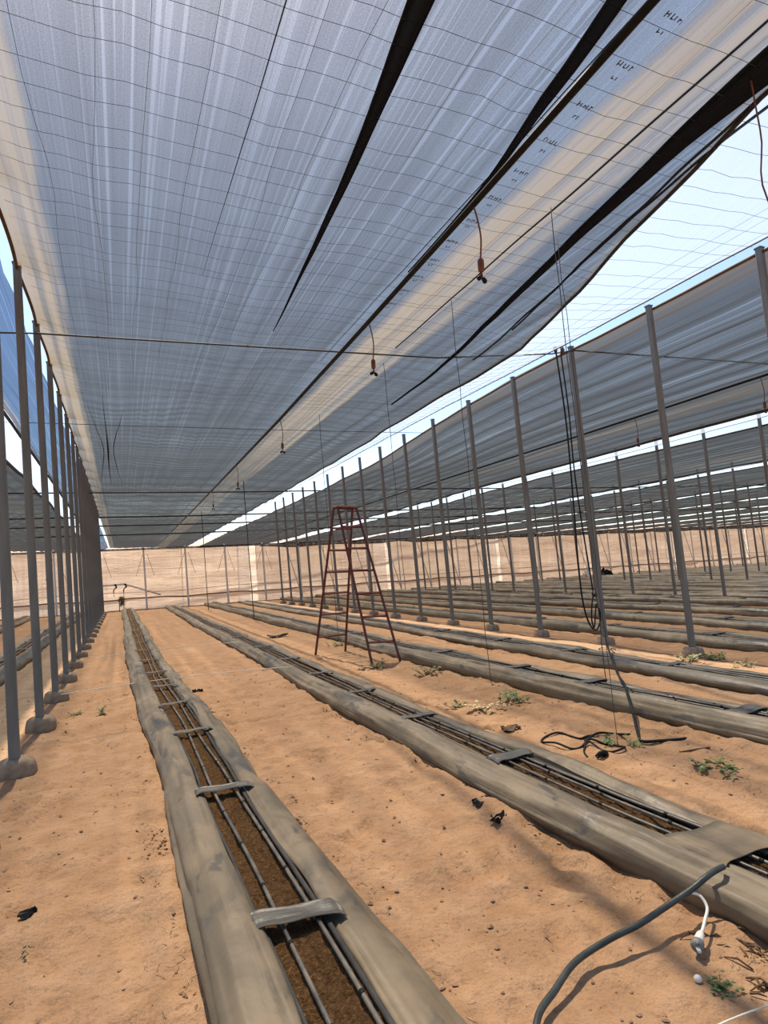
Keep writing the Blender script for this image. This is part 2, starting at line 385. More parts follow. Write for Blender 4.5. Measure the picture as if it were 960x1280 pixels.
xs = np.linspace(-8, 74, 160); zs = np.linspace(-.05, 5.5, 12); Yg, Zg = np.meshgrid(xs, zs, indexing='ij')
V = np.stack([99.6+.06*fbm(Yg*.5, Zg*1.5, 3, 4), Yg, Zg], -1).reshape(-1, 3)
structure(mesh_obj('wall_right', V, grid_faces(160, 12), M['wall']), 'tan sheeting wall on the far right side')
# posts carrying the far wall
wp = None
wx = np.concatenate([np.arange(-1.0-2.3*3, 61, 2.31)])
for i, x in enumerate(wx):
    loc = (x, YW-.1, 0)
    if x < -1.2: lab = 'pale post on the tan far wall, %s left of the left grey post row' % ['third', 'second', 'first'][min(i, 2)]
    elif x < 8.5: lab = 'pale post on the tan far wall, %s right of the left corner post' % ORD[int(round((x+1)/2.31))] if x > 0 else 'pale post on the tan far wall where the left grey post row ends'
    else: lab = 'pale braced post on the tan far wall, %s from its unbraced posts' % ORD[min(int(round((x-8.24)/2.31))-1, 23)].replace('nearest', 'first')
    if x < 9:
        t = thing('wall_post', lab, 'post', loc, 'pale posts of the far wall')
        v, f = box(0, 0, 0, .10, .10, 3.6, .02); v = [(a-LEAN*(c+1.8), b, c+1.8) for a, b, c in v]
        mesh_obj('post_shaft', v, f, M['steel_pale'], t, smooth=False)
        v, f = tube([(.05, .12, 3.2), (.45, .14, 1.9)], .010, 5); mesh_obj('tension_wire', v, f, M['hem'], t)
        v, f = tube([(-.15, .12, 3.2), (-.55, .14, 1.9)], .010, 5); mesh_obj('tension_wire', v, f, M['hem'], t)
    elif wp is None:
        wp = t = thing('wall_post', lab, 'post', loc, 'pale braced posts of the far wall')
        v, f = box(0, 0, 0, .08, .08, 3.5, .02); v = [(a-LEAN*(c+1.75), b, c+1.75) for a, b, c in v]
        mesh_obj('post_shaft', v, f, M['steel_pale'], t, smooth=False)
        v, f = tube([(-.95, .02, 3.35), (-.05, -.1, .1)], .032, 6); mesh_obj('brace', v, f, M['steel_pale'], t)
    else: copy_tree(wp, loc, lab)
# pale pipe and dried bush at the left end of the wall
t = thing('wall_pipe', 'pale bent plastic pipe fixed along the tan far wall', 'pipe', (0, YW-.22, 1.4))
v, f = tube([(-1.05, 0, .05), (-.4, 0, .07), (.15, 0, .09), (1.0, 0, -.22), (2.1, 0, -.64)], .045, 8)
mesh_obj('pipe_run', v, f, M['white'], t)
for x in (-.35, .17):
    v, f = tube(smooth_path([(x, -.02, .10), (x+.09, -.05, -.05), (x-.05, -.03, -.22), (x-.04, -.03, -.6)], 4), [.06]*3+[.045]*3+[.03]*4+[.012]*3, 6)
    mesh_obj('hose_clip', v, f, M['hemdark'], t)
bz = .52
t = thing('dried_bush', 'dried brown tuft on thin stakes before the far wall', 'bush', (.0, YW-1.0, 0))
for x in (-.12, .12):
    v, f = tube([(x, 0, -.02), (x*.9, 0, .75)], .02, 5); mesh_obj('stake', v, f, M['stick'], t)
gs = []
for k in range(150):
    a = random.uniform(0, 6.28); r = random.uniform(.02, .25); z0 = bz+random.uniform(-.15, .22)
    d = Vector((math.cos(a)*r, math.sin(a)*r*.7, random.uniform(-.18, .22)))
    p = Vector((0, 0, z0)); gs.append(tube([p, p+d*.6, p+d+Vector((0, 0, -.03))], [.012, .012, .003], 3))
v, f = join(*gs); mesh_obj('dry_foliage', v, f, M['leafdry'], t)

# ------------------------------------------------------------------ steel posts with concrete feet
def make_post(label, group, loc, h=ZT):
    t = thing('support_post', label, 'post', loc, group)
    v, f = box(0, 0, 0, .085, .085, 1, .014); v = [(a-LEAN*((c+.5)*h), b, (c+.5)*h) for a, b, c in v]
    mesh_obj('post_shaft', v, f, M['steel'], t, smooth=False)
    # foot: lumpy block
    nx = 12; V = []; prof = [(.17, -.06), (.175, 0), (.170, .07), (.155, .115), (.12, .135), (.0, .14)]
    for i, (r, z) in enumerate(prof):
        for k in range(nx):
            a = 2*math.pi*k/nx; s = 1/max(abs(math.cos(a)), abs(math.sin(a)))**.75
            n = 1+.10*float(vnoise(k*.9+3, i*.8, 4)); V.append((math.cos(a)*r*s*n*.9, math.sin(a)*r*s*n*.72, z+.012*float(vnoise(k*1.3, i*1.1, 8))))
    Fc = [(i*nx+k, i*nx+(k+1) % nx, (i+1)*nx+(k+1) % nx, (i+1)*nx+k) for i in range(len(prof)-1) for k in range(nx)]
    mesh_obj('concrete_foot', V, Fc, M['concrete'], t)
    v, f = box(-LEAN*h, 0, h+.008, .10, .10, .016, .01); mesh_obj('cap_plate', v, f, M['steel'], t, smooth=False)
    return t
P0 = make_post('nearest grey steel post at the left picture edge', 'posts of the left row', (XL, YL, 0))
for i in range(1, 17):
    copy_tree(P0, (XL, YL+SPL*i, 0), '%s grey steel post from the camera in the left row' % ORD[i])
copy_tree(P0, (XL, YL-SPL, 0), 'grey steel post of the left row just outside the picture')
for i in range(0, 15):
    copy_tree(P0, (XR, YR+SPR*i, 0), '%s grey steel post from the right edge in the tall row behind the ladder' % (ORD[i+1]) , 'posts of the right row')
copy_tree(P0, (XR, YR-SPR, 0), 'grey steel post cut by the right picture edge, only its top shows', 'posts of the right row')
for rI, (x, nm) in enumerate(zip(ROWX[3:7], ['second', 'third', 'fourth', 'fifth'])):
    y0 = max(x/1.45-1.5, 6)
    j0 = math.ceil((y0-15.35)/SPR)
    for n, j in enumerate(range(j0, 40)):
        y = 15.35+SPR*j+.3*rI
        if y > 34.5: break
        copy_tree(P0, (x, y, 0), '%s post from the right picture edge in the %s row right of the ladder' % (ORD[n], nm), 'posts of the %s row' % nm)
# ------------------------------------------------------------------ shade nets
def net_z(x, y, xa, xb, b):
    s = (x-xa)/(xb-xa)
    z = 5.34-.22*s
    if b == 0: z = z+.08*(1-sstep(0, .06, s))
    elif b == 1: z = z+.08*(1-sstep(0, .05, s))*(1-sstep(10, 15, y))-.34*(1-s)*sstep(12, 20, y)
    elif b >= 2: z = z-.30*(1-s)
    elif b == -2: z = 5.02+.30*s
    far = sstep(20, 29, y)
    z = z+(.004+.012*far)*np.cos(2*math.pi*y/1.82)
    z = z+.024*fbm(x*5.5, y*.12, 3, 40+b)+.045*fbm(x*.6, y*.10, 2, 60+b)+.006*fbm(x*17, y*.25, 2, 90)
    z = z+far*.015*fbm(x*1.2, y*1.0, 3, 70+b)
    return z
def net_patch(fa, fb, xa, xb, b, y0, y1, nx, ny, off=0.0, scallop=False, ruf=0.0, ramp=0.0):
    """strip between the edge functions fa(y), fb(y); UV u is metres across, v metres along"""
    n1 = max(int((10-y0)/(.12 if ruf else .3)), 2) if y0 < 9 else 2; ym = 10 if y0 < 9 else y0+.1
    ys = np.concatenate([np.linspace(y0, ym, n1), np.linspace(ym, 38.6, int((38.6-ym)/((.07 if b < 3 else .11) if ruf else .25))+2)[1:], np.linspace(38.6, y1, int((y1-38.6)/.35))[1:]])
    s = np.linspace(0, 1, nx); Y, S = np.meshgrid(ys, s, indexing='ij')
    A = fa(Y); B = fb(Y); X = A+(B-A)*S; Z = net_z(X, Y, xa, xb, b)+off
    if ruf:      # the loose netting is gathered: cross pleats that deepen away from the camera end, long folds in the side bays
        ay = (.0015+.002*sstep(6, 10, Y)+.002*sstep(10, 17, Y)+.010*sstep(25, 31, Y))*ruf*np.clip(np.minimum(S, 1-S)*12, 0, 1)
        Z = Z+ay*np.sin(2*math.pi*(Y/.46+.8*vnoise(X*.55, Y*.5, 5+b)))*(.65+.5*vnoise(X*.9, Y*.7, 6+b))
        if b >= 1 or b == -1: Z = Z+.030*np.sin(2*math.pi*(X/.62+.7*vnoise(X*.4, Y*.06, 15+b)))*(.7+.4*vnoise(X*.8, Y*.1, 16+b))
    if scallop:
        ph = (Y-YL)/SPL*math.pi; X = X+(1-sstep(0, .10, S))*.05*np.abs(np.sin(ph)); Z = Z-(1-sstep(0, .08, S))*.10*np.abs(np.sin(ph))
    U = X-A
    if ramp: Z = Z+ramp*S
    return np.stack([X, Y, Z], -1).reshape(-1, 3), grid_faces(len(ys), nx), np.stack([U, Y], -1).reshape(-1, 2)
def row_top(x): return x-LEAN*ZT
def edge_tube(fe, b, xa, xb, y0, y1, r, dy=.45, scallop=False, dz=-.02, n=6):
    P = []
    for y in np.arange(y0, y1, dy):
        x = float(fe(np.array(y))); z = float(net_z(np.array(x), np.array(y), xa, xb, b))+dz
        if scallop:
            q = abs(math.sin((y-YL)/SPL*math.pi)); x += .05*q; z -= .10*q
        P.append((x, y, z))
    return tube(P, r, n)
Y0, Y1 = -3.0, YE
# main bay
xa, xb = row_top(XL), row_top(XR)-1.25
def right_edge_main(y): return np.interp(y, [-3, 2.8, 3.4, 4.7, 6.5, 8.4, 11.6, 20, 30, 40], [4.6, 4.72, 4.86, 5.23, 5.75, 6.25, 6.26, 6.42, 6.6, 6.6])+.02*np.sin(np.asarray(y)*2.1)
def left_edge_main(y): return xa+0*np.asarray(y)
def main_z(x, y): return float(net_z(np.array(x), np.array(y), xa, xb, 0))
NETLOC = (3.0, 3.0, 5.2)
net = thing('shade_net', 'blue-grey shade net roof with brown bands over the middle bay', 'shade net', NETLOC, 'shade nets of the roof')
v, f, uv = net_patch(left_edge_main, right_edge_main, xa, xb, 0, Y0, Y1, 120, 300, 0, True, 1.0)
mesh_obj('net_sheet', v, f, M['net_main'], net, NETLOC, uv)
v, f = edge_tube(left_edge_main, 0, xa, xb, Y0, 39, .020, .227, True); o = mesh_obj('edge_hem', v, f, M['hem'], net, NETLOC); o['label'] = 'brown rolled hem at the post tops'
v, f = edge_tube(right_edge_main, 0, xa, xb, Y0, Y1, .022, .4); o = mesh_obj('edge_rope', v, f, M['hemdark'], net, NETLOC)
# folded overlaps of doubled netting
def fold(pts, dz0=-.03, thick=.05):
    """pts: (x centre, y, width); a hanging doubled fold with depth"""
    P = [(x, y, ww) for x, y, ww in pts]; yy = np.linspace(P[0][1], P[-1][1], 60)
    xc = np.interp(yy, [p[1] for p in P], [p[0] for p in P])+.008*fbm(yy*2.5, 0, 2, 3); ww = np.interp(yy, [p[1] for p in P], [p[2] for p in P])
    xc = np.convolve(np.pad(xc, 6, mode='edge'), np.ones(13)/13, 'valid')
    V = []; Fc = []; UV = []
    for i, y in enumerate(yy):
        z = main_z(xc[i], y)+dz0
        ring = [(-.5, .01), (-.2, -thick*.6), (.2, -thick), (.5, -.01), (.2, .015), (-.2, .015)]
        for a, c in ring: V.append((xc[i]+a*ww[i], y, z+c*min(1, ww[i]/.12+.15))); UV.append((a*3, y))
    n = 6
    for i in range(len(yy)-1):
        for k in range(n): Fc.append((i*n+k, i*n+(k+1) % n, (i+1)*n+(k+1) % n, (i+1)*n+k))
    return V, Fc, UV
for pts in ([(1.66, -3, .22), (1.785, 3.1, .175), (1.97, 4.31, .10), (2.10, 7.2, .035), (2.16, 8.8, .012)],
            [(2.80, -3, .20), (2.965, 2.66, .13), (3.17, 3.6, .10), (3.27, 4.8, .03), (3.30, 6.5, .012)],
            [(4.40, -3, .42), (4.46, 2.72, .34), (4.53, 3.77, .20), (4.77, 5.48, .10), (5.36, 9.24, .05), (5.5, 12, .03)]):
    v, f, uv = fold(pts); o = mesh_obj('folded_overlap', v, f, M['net_dark'], net, NETLOC, uv); o['label'] = 'black tapering fold of doubled netting'
for pts in ([(1.02, -3, .008), (1.05, 3.3, .009), (1.02, 5, .007), (.97, 7.5, .003)], [(4.85, 2.0, .03), (4.95, 4, .03), (5.3, 6, .03), (5.75, 9, .03)],
            [(4.62, 1.5, .03), (4.78, 3.2, .03), (5.1, 5, .03), (5.6, 7.6, .03)], [(-.29, 13.0, .004), (-.27, 16, .02), (-.27, 18.3, .045), (-.30, 20.5, .03), (-.28, 25.0, .008)], [(-.60, 13.5, .004), (-.42, 17, .018), (-.36, 18.3, .02), (-.47, 21, .02), (-.62, 25, .006)], [(.12, 14, .004), (-.10, 17, .018), (-.16, 18.3, .02), (-.08, 21, .02), (.10, 25, .006)], [(4.1, -3, .02), (4.15, 4, .02), (4.25, 9, .02)], [(3.22, 1, .008), (3.24, 5, .008), (3.26, 10, .006)]):
    v, f, uv = fold(pts, -.012, .03); mesh_obj('crease', v, f, M['net_crease'], net, NETLOC, uv)
# grid of thin wires carrying the net
def wire_grid(b, xa, xb, fa, fb, y0, y1, dyw, longs, r, dz, sagx=24, ramp=0.0):
    gs = []
    y = y0
    while y < y1:
        a = float(fa(np.array(y))); e = float(fb(np.array(y))); xs_ = np.linspace(a, e, sagx)
        yy = y+.12*(xs_-a)/9*random.uniform(-1, 1)
        zz = net_z(xs_, yy, xa, xb, b)+dz+ramp*np.linspace(0, 1, sagx)
        gs.append(tube([(x, q, z) for x, q, z in zip(xs_, yy, zz)], r, 3)); y += dyw*random.uniform(.75, 1.3)
    for x in longs:
        ys_ = np.arange(y0, y1, .5); xx = x+.05*fbm(ys_*.5, x*9, 2, 14)
        zz = net_z(xx, ys_, xa, xb, b)+dz-.01+ramp*(xx-fa(ys_))/(fb(ys_)-fa(ys_)); gs.append(tube([(q, w_, z) for q, w_, z in zip(xx, ys_, zz)], r, 3))
    return join(*gs)
v, f = wire_grid(0, xa, xb, lambda y: left_edge_main(y)+.1, right_edge_main, 2.2, 13, .27, [-.55, -.15, .25, .62, 1.3, 1.62, 2.4, 2.75, 3.52, 3.85, 4.25], .0020, -.045)
o = mesh_obj('wire_grid', v, f, M['wire'], net, NETLOC); o['kind'] = 'stuff'; o['label'] = 'thin dark wires under the netting'
# faded printing on the pale band
for k, y in enumerate(np.arange(2.25, 7.6, .43)):
    gs = []
    for (x0, n, h, yo) in ((3.40, 5, .055, 0), (3.45, 2, .045, .12)):
        for q in range(n):
            x = x0+q*.028*(1.0 if n > 2 else 1.3); z = main_z(x, y+yo)-.030
            gs.append(box(x, y+yo, z, .008, h*random.uniform(.5, 1.0), .002))
            if q % 2 == 0: gs.append(box(x+.010, y+yo+random.uniform(-.02, .02), z, .022, .008, .002))
    v, f = join(*gs); o = mesh_obj('printed_mark', v, f, M['print'], net, NETLOC, smooth=False); o['kind'] = 'stuff'
# right bays and left bay
def make_bay(b, label, xa, xb, y0, nx, ny, mat):
    loc = (xa+3, max(y0, 8), 5.2); fa = lambda y: xa+.03*np.sin(np.asarray(y)*1.1)+0*np.asarray(y); fb = lambda y: xb+.04*np.sin(np.asarray(y)*.9)+0*np.asarray(y)
    t = thing('shade_net', label, 'shade net', loc, 'shade nets of the roof')
    v, f, uv = net_patch(fa, fb, xa, xb, b, y0, Y1, nx, ny, 0, False, .35); mesh_obj('net_sheet', v, f, mat, t, loc, uv)
    v, f = edge_tube(fa, b, xa, xb, y0, Y1, .030 if b > 1 else .022, .6); mesh_obj('edge_rope', v, f, M['hemdark'] if b > 1 else M['hem'], t, loc)
    v, f = edge_tube(fb, b, xa, xb, y0, Y1, .05, .6); mesh_obj('edge_rope', v, f, M['hemdark'], t, loc)
    return t, fa, fb
def make_vent(label, xa, xb, fl, fr, b, y0, dz=.03, ramp=0.0):
    """white insect mesh closing the gap between two nets"""
    loc = (float(fr(np.array(10.0))), max(y0, 8), 5.2)
    t = thing('insect_mesh', label, 'insect mesh', loc, 'white insect mesh strips of the roof')
    v, f, uv = net_patch(fl, fr, xa, xb, b, y0, Y1, 14, 120, dz, False, 0.0, ramp); mesh_obj('mesh_sheet', v, f, M['mesh_white'], t, loc, uv)
    v, f = edge_tube(fr, b, xa, xb, y0, Y1, .012, .6, False, dz+ramp); mesh_obj('edge_cord', v, f, M['hem'], t, loc)
    return t, loc
vt, vloc = make_vent('white insect mesh strip between the middle net and the tall right post row', xa, xb, lambda y: right_edge_main(y)-.05, lambda y: row_top(XR)-.46+0*np.asarray(y), 0, Y0, .03, .24)
v, f = wire_grid(0, xa, xb, right_edge_main, lambda y: row_top(XR)-.46+0*np.asarray(y), 2.0, 20, .27, [6.5, 6.75, 7.05], .0022, .0, 10, .24)
o = mesh_obj('wire_grid', v, f, M['wire'], vt, vloc); o['kind'] = 'stuff'
names = ['first', 'second', 'third', 'fourth', 'fifth', 'sixth', 'seventh', 'eighth', 'ninth', 'tenth']
for b in range(1, 11):
    x0, x1 = row_top(ROWX[b+1]), row_top(ROWX[b+2])
    xa_, xb_ = x0+.02, x1-1.15
    t, fa, fb = make_bay(b, 'dark shade net roof of the %s bay right of the tall post row' % names[b-1], xa_, xb_, max(-3, min(x0/1.5-6, 30)), 80 if b < 3 else 60, 200, M['net_bay'])
    make_vent('white mesh strip on the right edge of the %s bay net' % names[b-1], xa_, xb_, lambda y, e=xb_: e-.03+0*np.asarray(y), lambda y, e=x1: e-.30+0*np.asarray(y), b, max(-3, min(x0/1.5-6, 30)))
# left bay: big net, white mesh, loose blue strip next to the posts
xl0 = row_top(ROWX[0])
make_bay(-1, 'dark shade net roof left of the left post row', xl0, -2.80, Y0, 70, 200, M['net_bay'])
make_vent('white insect mesh strip left of the left post row', xl0, -2.8, lambda y: -2.83+0*np.asarray(y), lambda y: -2.0+0*np.asarray(y), -1, Y0)
t = thing('shade_net', 'narrow blue shade net strip hanging just left of the left posts', 'shade net', (-1.7, 9, 5.2), 'shade nets of the roof')
v, f, uv = net_patch(lambda y: -2.02+.02*np.sin(np.asarray(y)), lambda y: -1.22+.03*np.abs(np.sin((np.asarray(y)-YL)/SPL*math.pi)), -2.02, -1.21, -2, Y0, Y1, 16, 200)
mesh_obj('net_sheet', v, f, M['net_strip'], t, (-1.7, 9, 5.2), uv)
v, f = edge_tube(lambda y: -2.03+0*np.asarray(y), -2, -2.02, -1.21, Y0, Y1, .035, .5); mesh_obj('edge_rope', v, f, M['hemdark'], t, (-1.7, 9, 5.2))

# ------------------------------------------------------------------ cables across the bays
def cable(label, pts, r, cat='cable', name='support_cable', mat='wire', n=6, group=None):
    v, f = tube(pts, r, n); return tag(mesh_obj(name, v, f, M[mat], None, pts[0]), label, cat, group)
cable('taut black cable spanning the bay from left post to tall right post', [(-9.6, 10.6, 5.2), (-1.6, 9.75, 5.17), (-1.08, 9.72, 5.20), (2.4, 9.25, 5.12), (5, 9.0, 5.10), (7.25, 8.76, 5.28), (7.75, 8.74, 5.38), (12.1, 8.0, 5.22), (17, 7.4, 5.2)], .013)
def across(y, x0, x1, dz, r, label, wav=.0):
    P = []
    for x in np.arange(x0, x1, .35):
        b = 0
        for k in range(len(ROWX)-1):
            if ROWX[k] <= x < ROWX[k+1]: b = k-1
        A = row_top(ROWX[b+1])+.02; B = row_top(ROWX[b+2])-1.15
        P.append((x, y-.055*x+wav*math.sin(x*.9), 5.16+dz-.02*math.sin(x*.35)))
    return cable(label, P, r, mat='hemdark')
across(25.8, -6, 60, -.10, .03, 'dark cross cable under the far part of the nets behind the ladder top')
across(14.8, -3, 7.6, -.05, .007, 'thin cross wire under the middle net beyond the taut black cable')
across(35.5, -6, 30, -.10, .045, 'dark cross cable under the middle net just before the far wall')
across(41.0, -6, 60, -.10, .05, 'dark cross cable over the top of the far wall')
across(49.0, -6, 40, -.10, .06, 'lowest dark cross cable above the far wall')

# ------------------------------------------------------------------ sprinkler pipes
PX, PZ = 3.05, 4.92
def pipe_x(y): return float(np.interp(y, [-3, 2.4, 4.6, 7.5, 13, 33], [2.95, 3.02, 3.08, 3.14, 3.22, 3.30]))
def pipe_z(y): return PZ+0*y
P = [(pipe_x(y), y, pipe_z(y)) for y in np.arange(-3, 60, .7)]
v, f = tube(P, .030, 8); tag(mesh_obj('sprinkler_pipe', v, f, M['black'], None, P[0]), 'long black water pipe running under the middle net', 'pipe')
P = [(pipe_x(y)+8.85, y, 5.02) for y in np.arange(4, 60, .7)]
v, f = tube(P, .030, 8); tag(mesh_obj('sprinkler_pipe', v, f, M['black'], None, P[0]), 'black water pipe under the first net right of the tall post row', 'pipe')
def make_sprinkler(loc, label, L=.60):
    t = thing('hanging_sprinkler', label, 'sprinkler', loc, 'sprinklers hanging from the water pipe')
    v, f = tube(smooth_path([(0, 0, 0), (.03, 0, -.12), (.045, -.01, -.30), (.03, 0, -L+.10)], 4), .008, 6); mesh_obj('feed_tube', v, f, M['weight'], t)
    v, f = lathe([(.008, .0), (.026, .012), (.030, .03), (.030, .115), (.022, .13), (.008, .14)], 10, (.03, 0, -L-.03)); mesh_obj('weight', v, f, M['weight'], t)
    v, f = lathe([(.006, .0), (.013, -.015), (.013, -.035), (.007, -.06)], 8, (.03, 0, -L-.03)); mesh_obj('nozzle', v, f, M['weight'], t)
    for s in (-1, 1):
        v, f = tube([(.03, 0, -L-.085), (.03+s*.022, s*.01, -L-.082), (.03+s*.045, s*.02, -L-.10), (.03+s*.055, s*.02, -L-.115)], [.008, .020, .024, .012], 8)
        mesh_obj('spinner', v, f, M['black'], t)
    return t
S0 = make_sprinkler((pipe_x(4.64), 4.64, PZ-.03), 'nearest brown weighted sprinkler hanging from the black pipe')
for y, lab in ((7.45, 'second nearest sprinkler hanging from the pipe under the middle net'), (12.9, 'third sprinkler from the camera under the middle net'),
               (18.6, 'fourth sprinkler from the camera under the middle net'), (24.2, 'farthest small sprinkler under the middle net')):
    copy_tree(S0, (pipe_x(y), y, PZ-.03), lab)
for y, lab in ((8.2, 'sprinkler under the right bay net near the picture edge'), (11.6, 'sprinkler under the right bay net beside the hanging black hose'), (16.6, 'far sprinkler under the right bay net')):
    copy_tree(S0, (pipe_x(y)+8.85, y, 4.99), lab)

# ------------------------------------------------------------------ hanging strings
def hang(label, x, y, z1, z0, r=.006, wig=.01, name='hanging_string', mat='wire'):
    n = 26; P = [(x-LEAN*z+wig*float(vnoise(z*3, x*5, 3)), y+wig*float(vnoise(z*3+9, y*5, 4)), z) for z in np.linspace(z1, z0, n)]
    v, f = tube(P, r, 5); return tag(mesh_obj(name, v, f, M[mat], None, P[-1]), label, 'string', 'strings hanging from the roof')
hang('thin dark string hanging in front of the tall row of posts, nearest one', 4.33, 4.82, 5.2, .35, .0045)
hang('thin string ending over the black tube coil on the sand', 3.70, 4.06, 4.35, .03, .003)
hang('thin dark string hanging right of the ladder', 4.38, 7.01, 5.2, .02, .0045)
hang('thin dark string hanging just above the ladder top', 4.53, 9.7, 5.2, 1.2, .005)
hang('thin dark string hanging left of the ladder', 4.4, 13.2, 5.15, .05, .006)
hang('dark cord hanging down to the sand between the beds left of the ladder', 4.3, 22.2, 5.0, .02, .016)
hang('dark cord hanging close to the far wall', 3.9, 31.5, 4.9, .02, .018)
hang('wavy dark wire dangling from the net at the upper right corner', 4.66, 2.86, 5.25, 2.6, .0065, .03, 'dangling_wire', 'weight')

# ------------------------------------------------------------------ planting beds
def bed_profile(side):
    if side < 0: return [(-.31, -.05), (-.345, .03), (-.355, .09), (-.335, .155), (-.29, .205), (-.24, .228), (-.18, .230), (-.14, .220), (-.124, .20), (-.12, .15)]
    return [(.12, .15), (.124, .20), (.14, .218), (.18, .230), (.235, .222), (.285, .19), (.325, .14), (.345, .08), (.335, .02), (.305, -.05)]
def bed_h(k): return {0: .84, 1: .70, 2: .84, 3: .58}.get(k, .78)
def film_side(k, side, ys, detail):
    pr = np.array(bed_profile(side)); n = 24 if detail == 2 else 10
    q = np.linspace(0, len(pr)-1, n); px = np.interp(q, np.arange(len(pr)), pr[:, 0]); pz = np.interp(q, np.arange(len(pr)), pr[:, 1])*bed_h(k)
    px, pz = px[None, :], pz[None, :]; Yc = ys[:, None]+0*px; J = q[None, :]+0*Yc
    c = bed_center(k, ys)[:, None]
    wv = (.035*fbm(ys*.5+k*5, side*3.3, 3, 3))[:, None]; hv = (.026*fbm(ys*.8+k*3, side*1.7, 3, 6))[:, None]
    wd = (np.interp(ys, [0, 2.3, 4.5, 7], [1.04, 1.04, .93, .95]) if k == 0 else 1+0*ys)[:, None]
    d = .014*vnoise(Yc*1.7+k*11, J*.7+side*9, 2)+.010*vnoise(Yc*.5+k, J*2.2+side*5, 3)+.005*vnoise(Yc*5+k, J*1.3+side*7, 4)+.005*vnoise(Yc*.9, J*4.5+side, 8)
    d = d*np.where(pz < 0, 0, 1)
    X = c+px*wd+wv*np.where(np.abs(px) > .2, 1, .5)+d*(1 if side > 0 else -1)
    Z = np.maximum(pz+hv*.75*np.clip(pz/.12, 0, 1)+d*.9, -.06)
    return np.stack([X, Yc, Z], -1).reshape(-1, 3), grid_faces(len(ys), n)
def bed(k, label, y0, y1, dy, straps, detail):
    loc = (float(bed_center(k, max(y0, 4))), max(y0, 4.0), 0)
    t = thing('planting_bed', label, 'planting bed', loc, 'film-covered planting beds')
    if detail == 2: ys = np.concatenate([np.arange(y0, 8, .05), np.arange(8, 16, .12), np.arange(16, y1, .3)])
    elif detail == 1: ys = np.concatenate([np.arange(y0, 16, .16), np.arange(16, y1, .4)])
    else: ys = np.arange(y0, y1, .6)
    for s in (-1, 1):
        v, f = film_side(k, s, ys, detail); o = mesh_obj('film_cover', v, f, M['film'], t, loc)
    # coir
    nx = 15 if detail == 2 else 5
    yz = np.concatenate([np.arange(y0, 7, .022), np.arange(7, 14, .1), np.arange(14, y1, .4)]) if detail == 2 else ys
    c = bed_center(k, yz); X = c[:, None]+np.linspace(-.145, .145, nx)[None, :]; Yg = np.repeat(yz[:, None], nx, 1)
    Z = .176*bed_h(k)+.009*fbm(X*9, Yg*9, 3, 20+k)+(.010*fbm(X*34, Yg*34, 2, 50) if detail == 2 else 0)
    mesh_obj('coir_filling', np.stack([X, Yg, Z], -1).reshape(-1, 3), grid_faces(len(yz), nx), M['soil'], t, loc)
    for q, dx in enumerate((-.045, .055) if k not in (1, 2) else (-.07, .005, .07)):
        yd = np.concatenate([np.arange(y0, 12, .25), np.arange(12, y1, .8)])
        xd = bed_center(k, yd)+dx+.022*fbm(yd*.45+q*4, k*2.0, 2, 8); zd = .196*bed_h(k)+.010+.005*fbm(yd*1.1, q*3.0, 2, 9)
        v, f = tube(list(zip(xd, yd, zd)), (.0092 if detail == 2 else .012), 8 if detail == 2 else 4); mesh_obj('drip_line', v, f, M['drip'], t, loc)
        if detail == 2:
            gs = []
            for ye in np.arange(max(y0, 1.5)+.1*q, 7, .50):
                xe = float(np.interp(ye, yd, xd)); ze = float(np.interp(ye, yd, zd)); gs.append(tube([(xe, ye-.012, ze), (xe, ye+.012, ze)], .0102, 8))
            v, f = join(*gs); o = mesh_obj('emitter_rings', v, f, M['black'], t, loc); o['kind'] = 'stuff'
    if detail == 2:
        for sd_ in (-1, 1):
            ye = np.concatenate([np.arange(y0, 12, .15), np.arange(12, y1, .6)])
            xe = bed_center(k, ye)+sd_*(.120 if sd_ < 0 else .112)+.5*.035*fbm(ye*.5+k*5, sd_*3.3, 3, 3); ze = .196*bed_h(k)+.006*fbm(ye*2, sd_*2.0, 2, 4)
            v, f = tube(list(zip(xe, ye, ze)), .009 if sd_ < 0 else .013, 5); o = mesh_obj('folded_lip', v, f, M['hemdark'], t, loc)
    for ysx, wdt in straps:
        sk = random.uniform(-.045, .045); sm = M['strap'] if wdt < .2 else M['film']
        nn = 15; V = []; c = float(bed_center(k, ysx))
        for jj in range(5):
            for i in range(nn):
                s = i/(nn-1)*2-1; x = s*(.185 if wdt < .2 else .21)
                z = .232*bed_h(k)+.012+.010*s*s-.020*max(abs(s)-.82, 0)/.18+.003*math.sin(jj*2+s*3)
                w_ = wdt*(1+.25*abs(s)**2); yy = ysx+(jj/4-.5)*w_+sk*s
                V.append((c+x, yy, z-.004*(abs(jj/4-.5)*2)**2+.002*math.sin(i*.9+jj*1.3)))
        top = grid_faces(5, nn); V2 = V+[(a, b_, c_-.003) for a, b_, c_ in V]; n0 = len(V)
        Fc = [tuple(q) for q in top]+[tuple(int(e)+n0 for e in q[::-1]) for q in top]
        rim = [i for i in range(nn)]+[j*nn+nn-1 for j in range(1, 5)]+[4*nn+i for i in range(nn-2, -1, -1)]+[j*nn for j in range(3, 0, -1)]
        Fc += [(rim[i], rim[(i+1) % len(rim)], rim[(i+1) % len(rim)]+n0, rim[i]+n0) for i in range(len(rim))]
        mesh_obj('strap', V2, Fc, sm, t, loc)
    return t, loc
b0, l0 = bed(0, 'nearest long film-covered bed with two drip lines running from bottom centre', -1.5, 37.2, .05,
         [(1.0, .1), (2.65, .12), (4.38, .10), (6.13, .08), (7.58, .08), (8.9, .07), (10.3, .07), (12, .07), (13.8, .07), (15.6, .07), (17.5, .07), (19.5, .07), (22, .07), (25, .07)], 2)
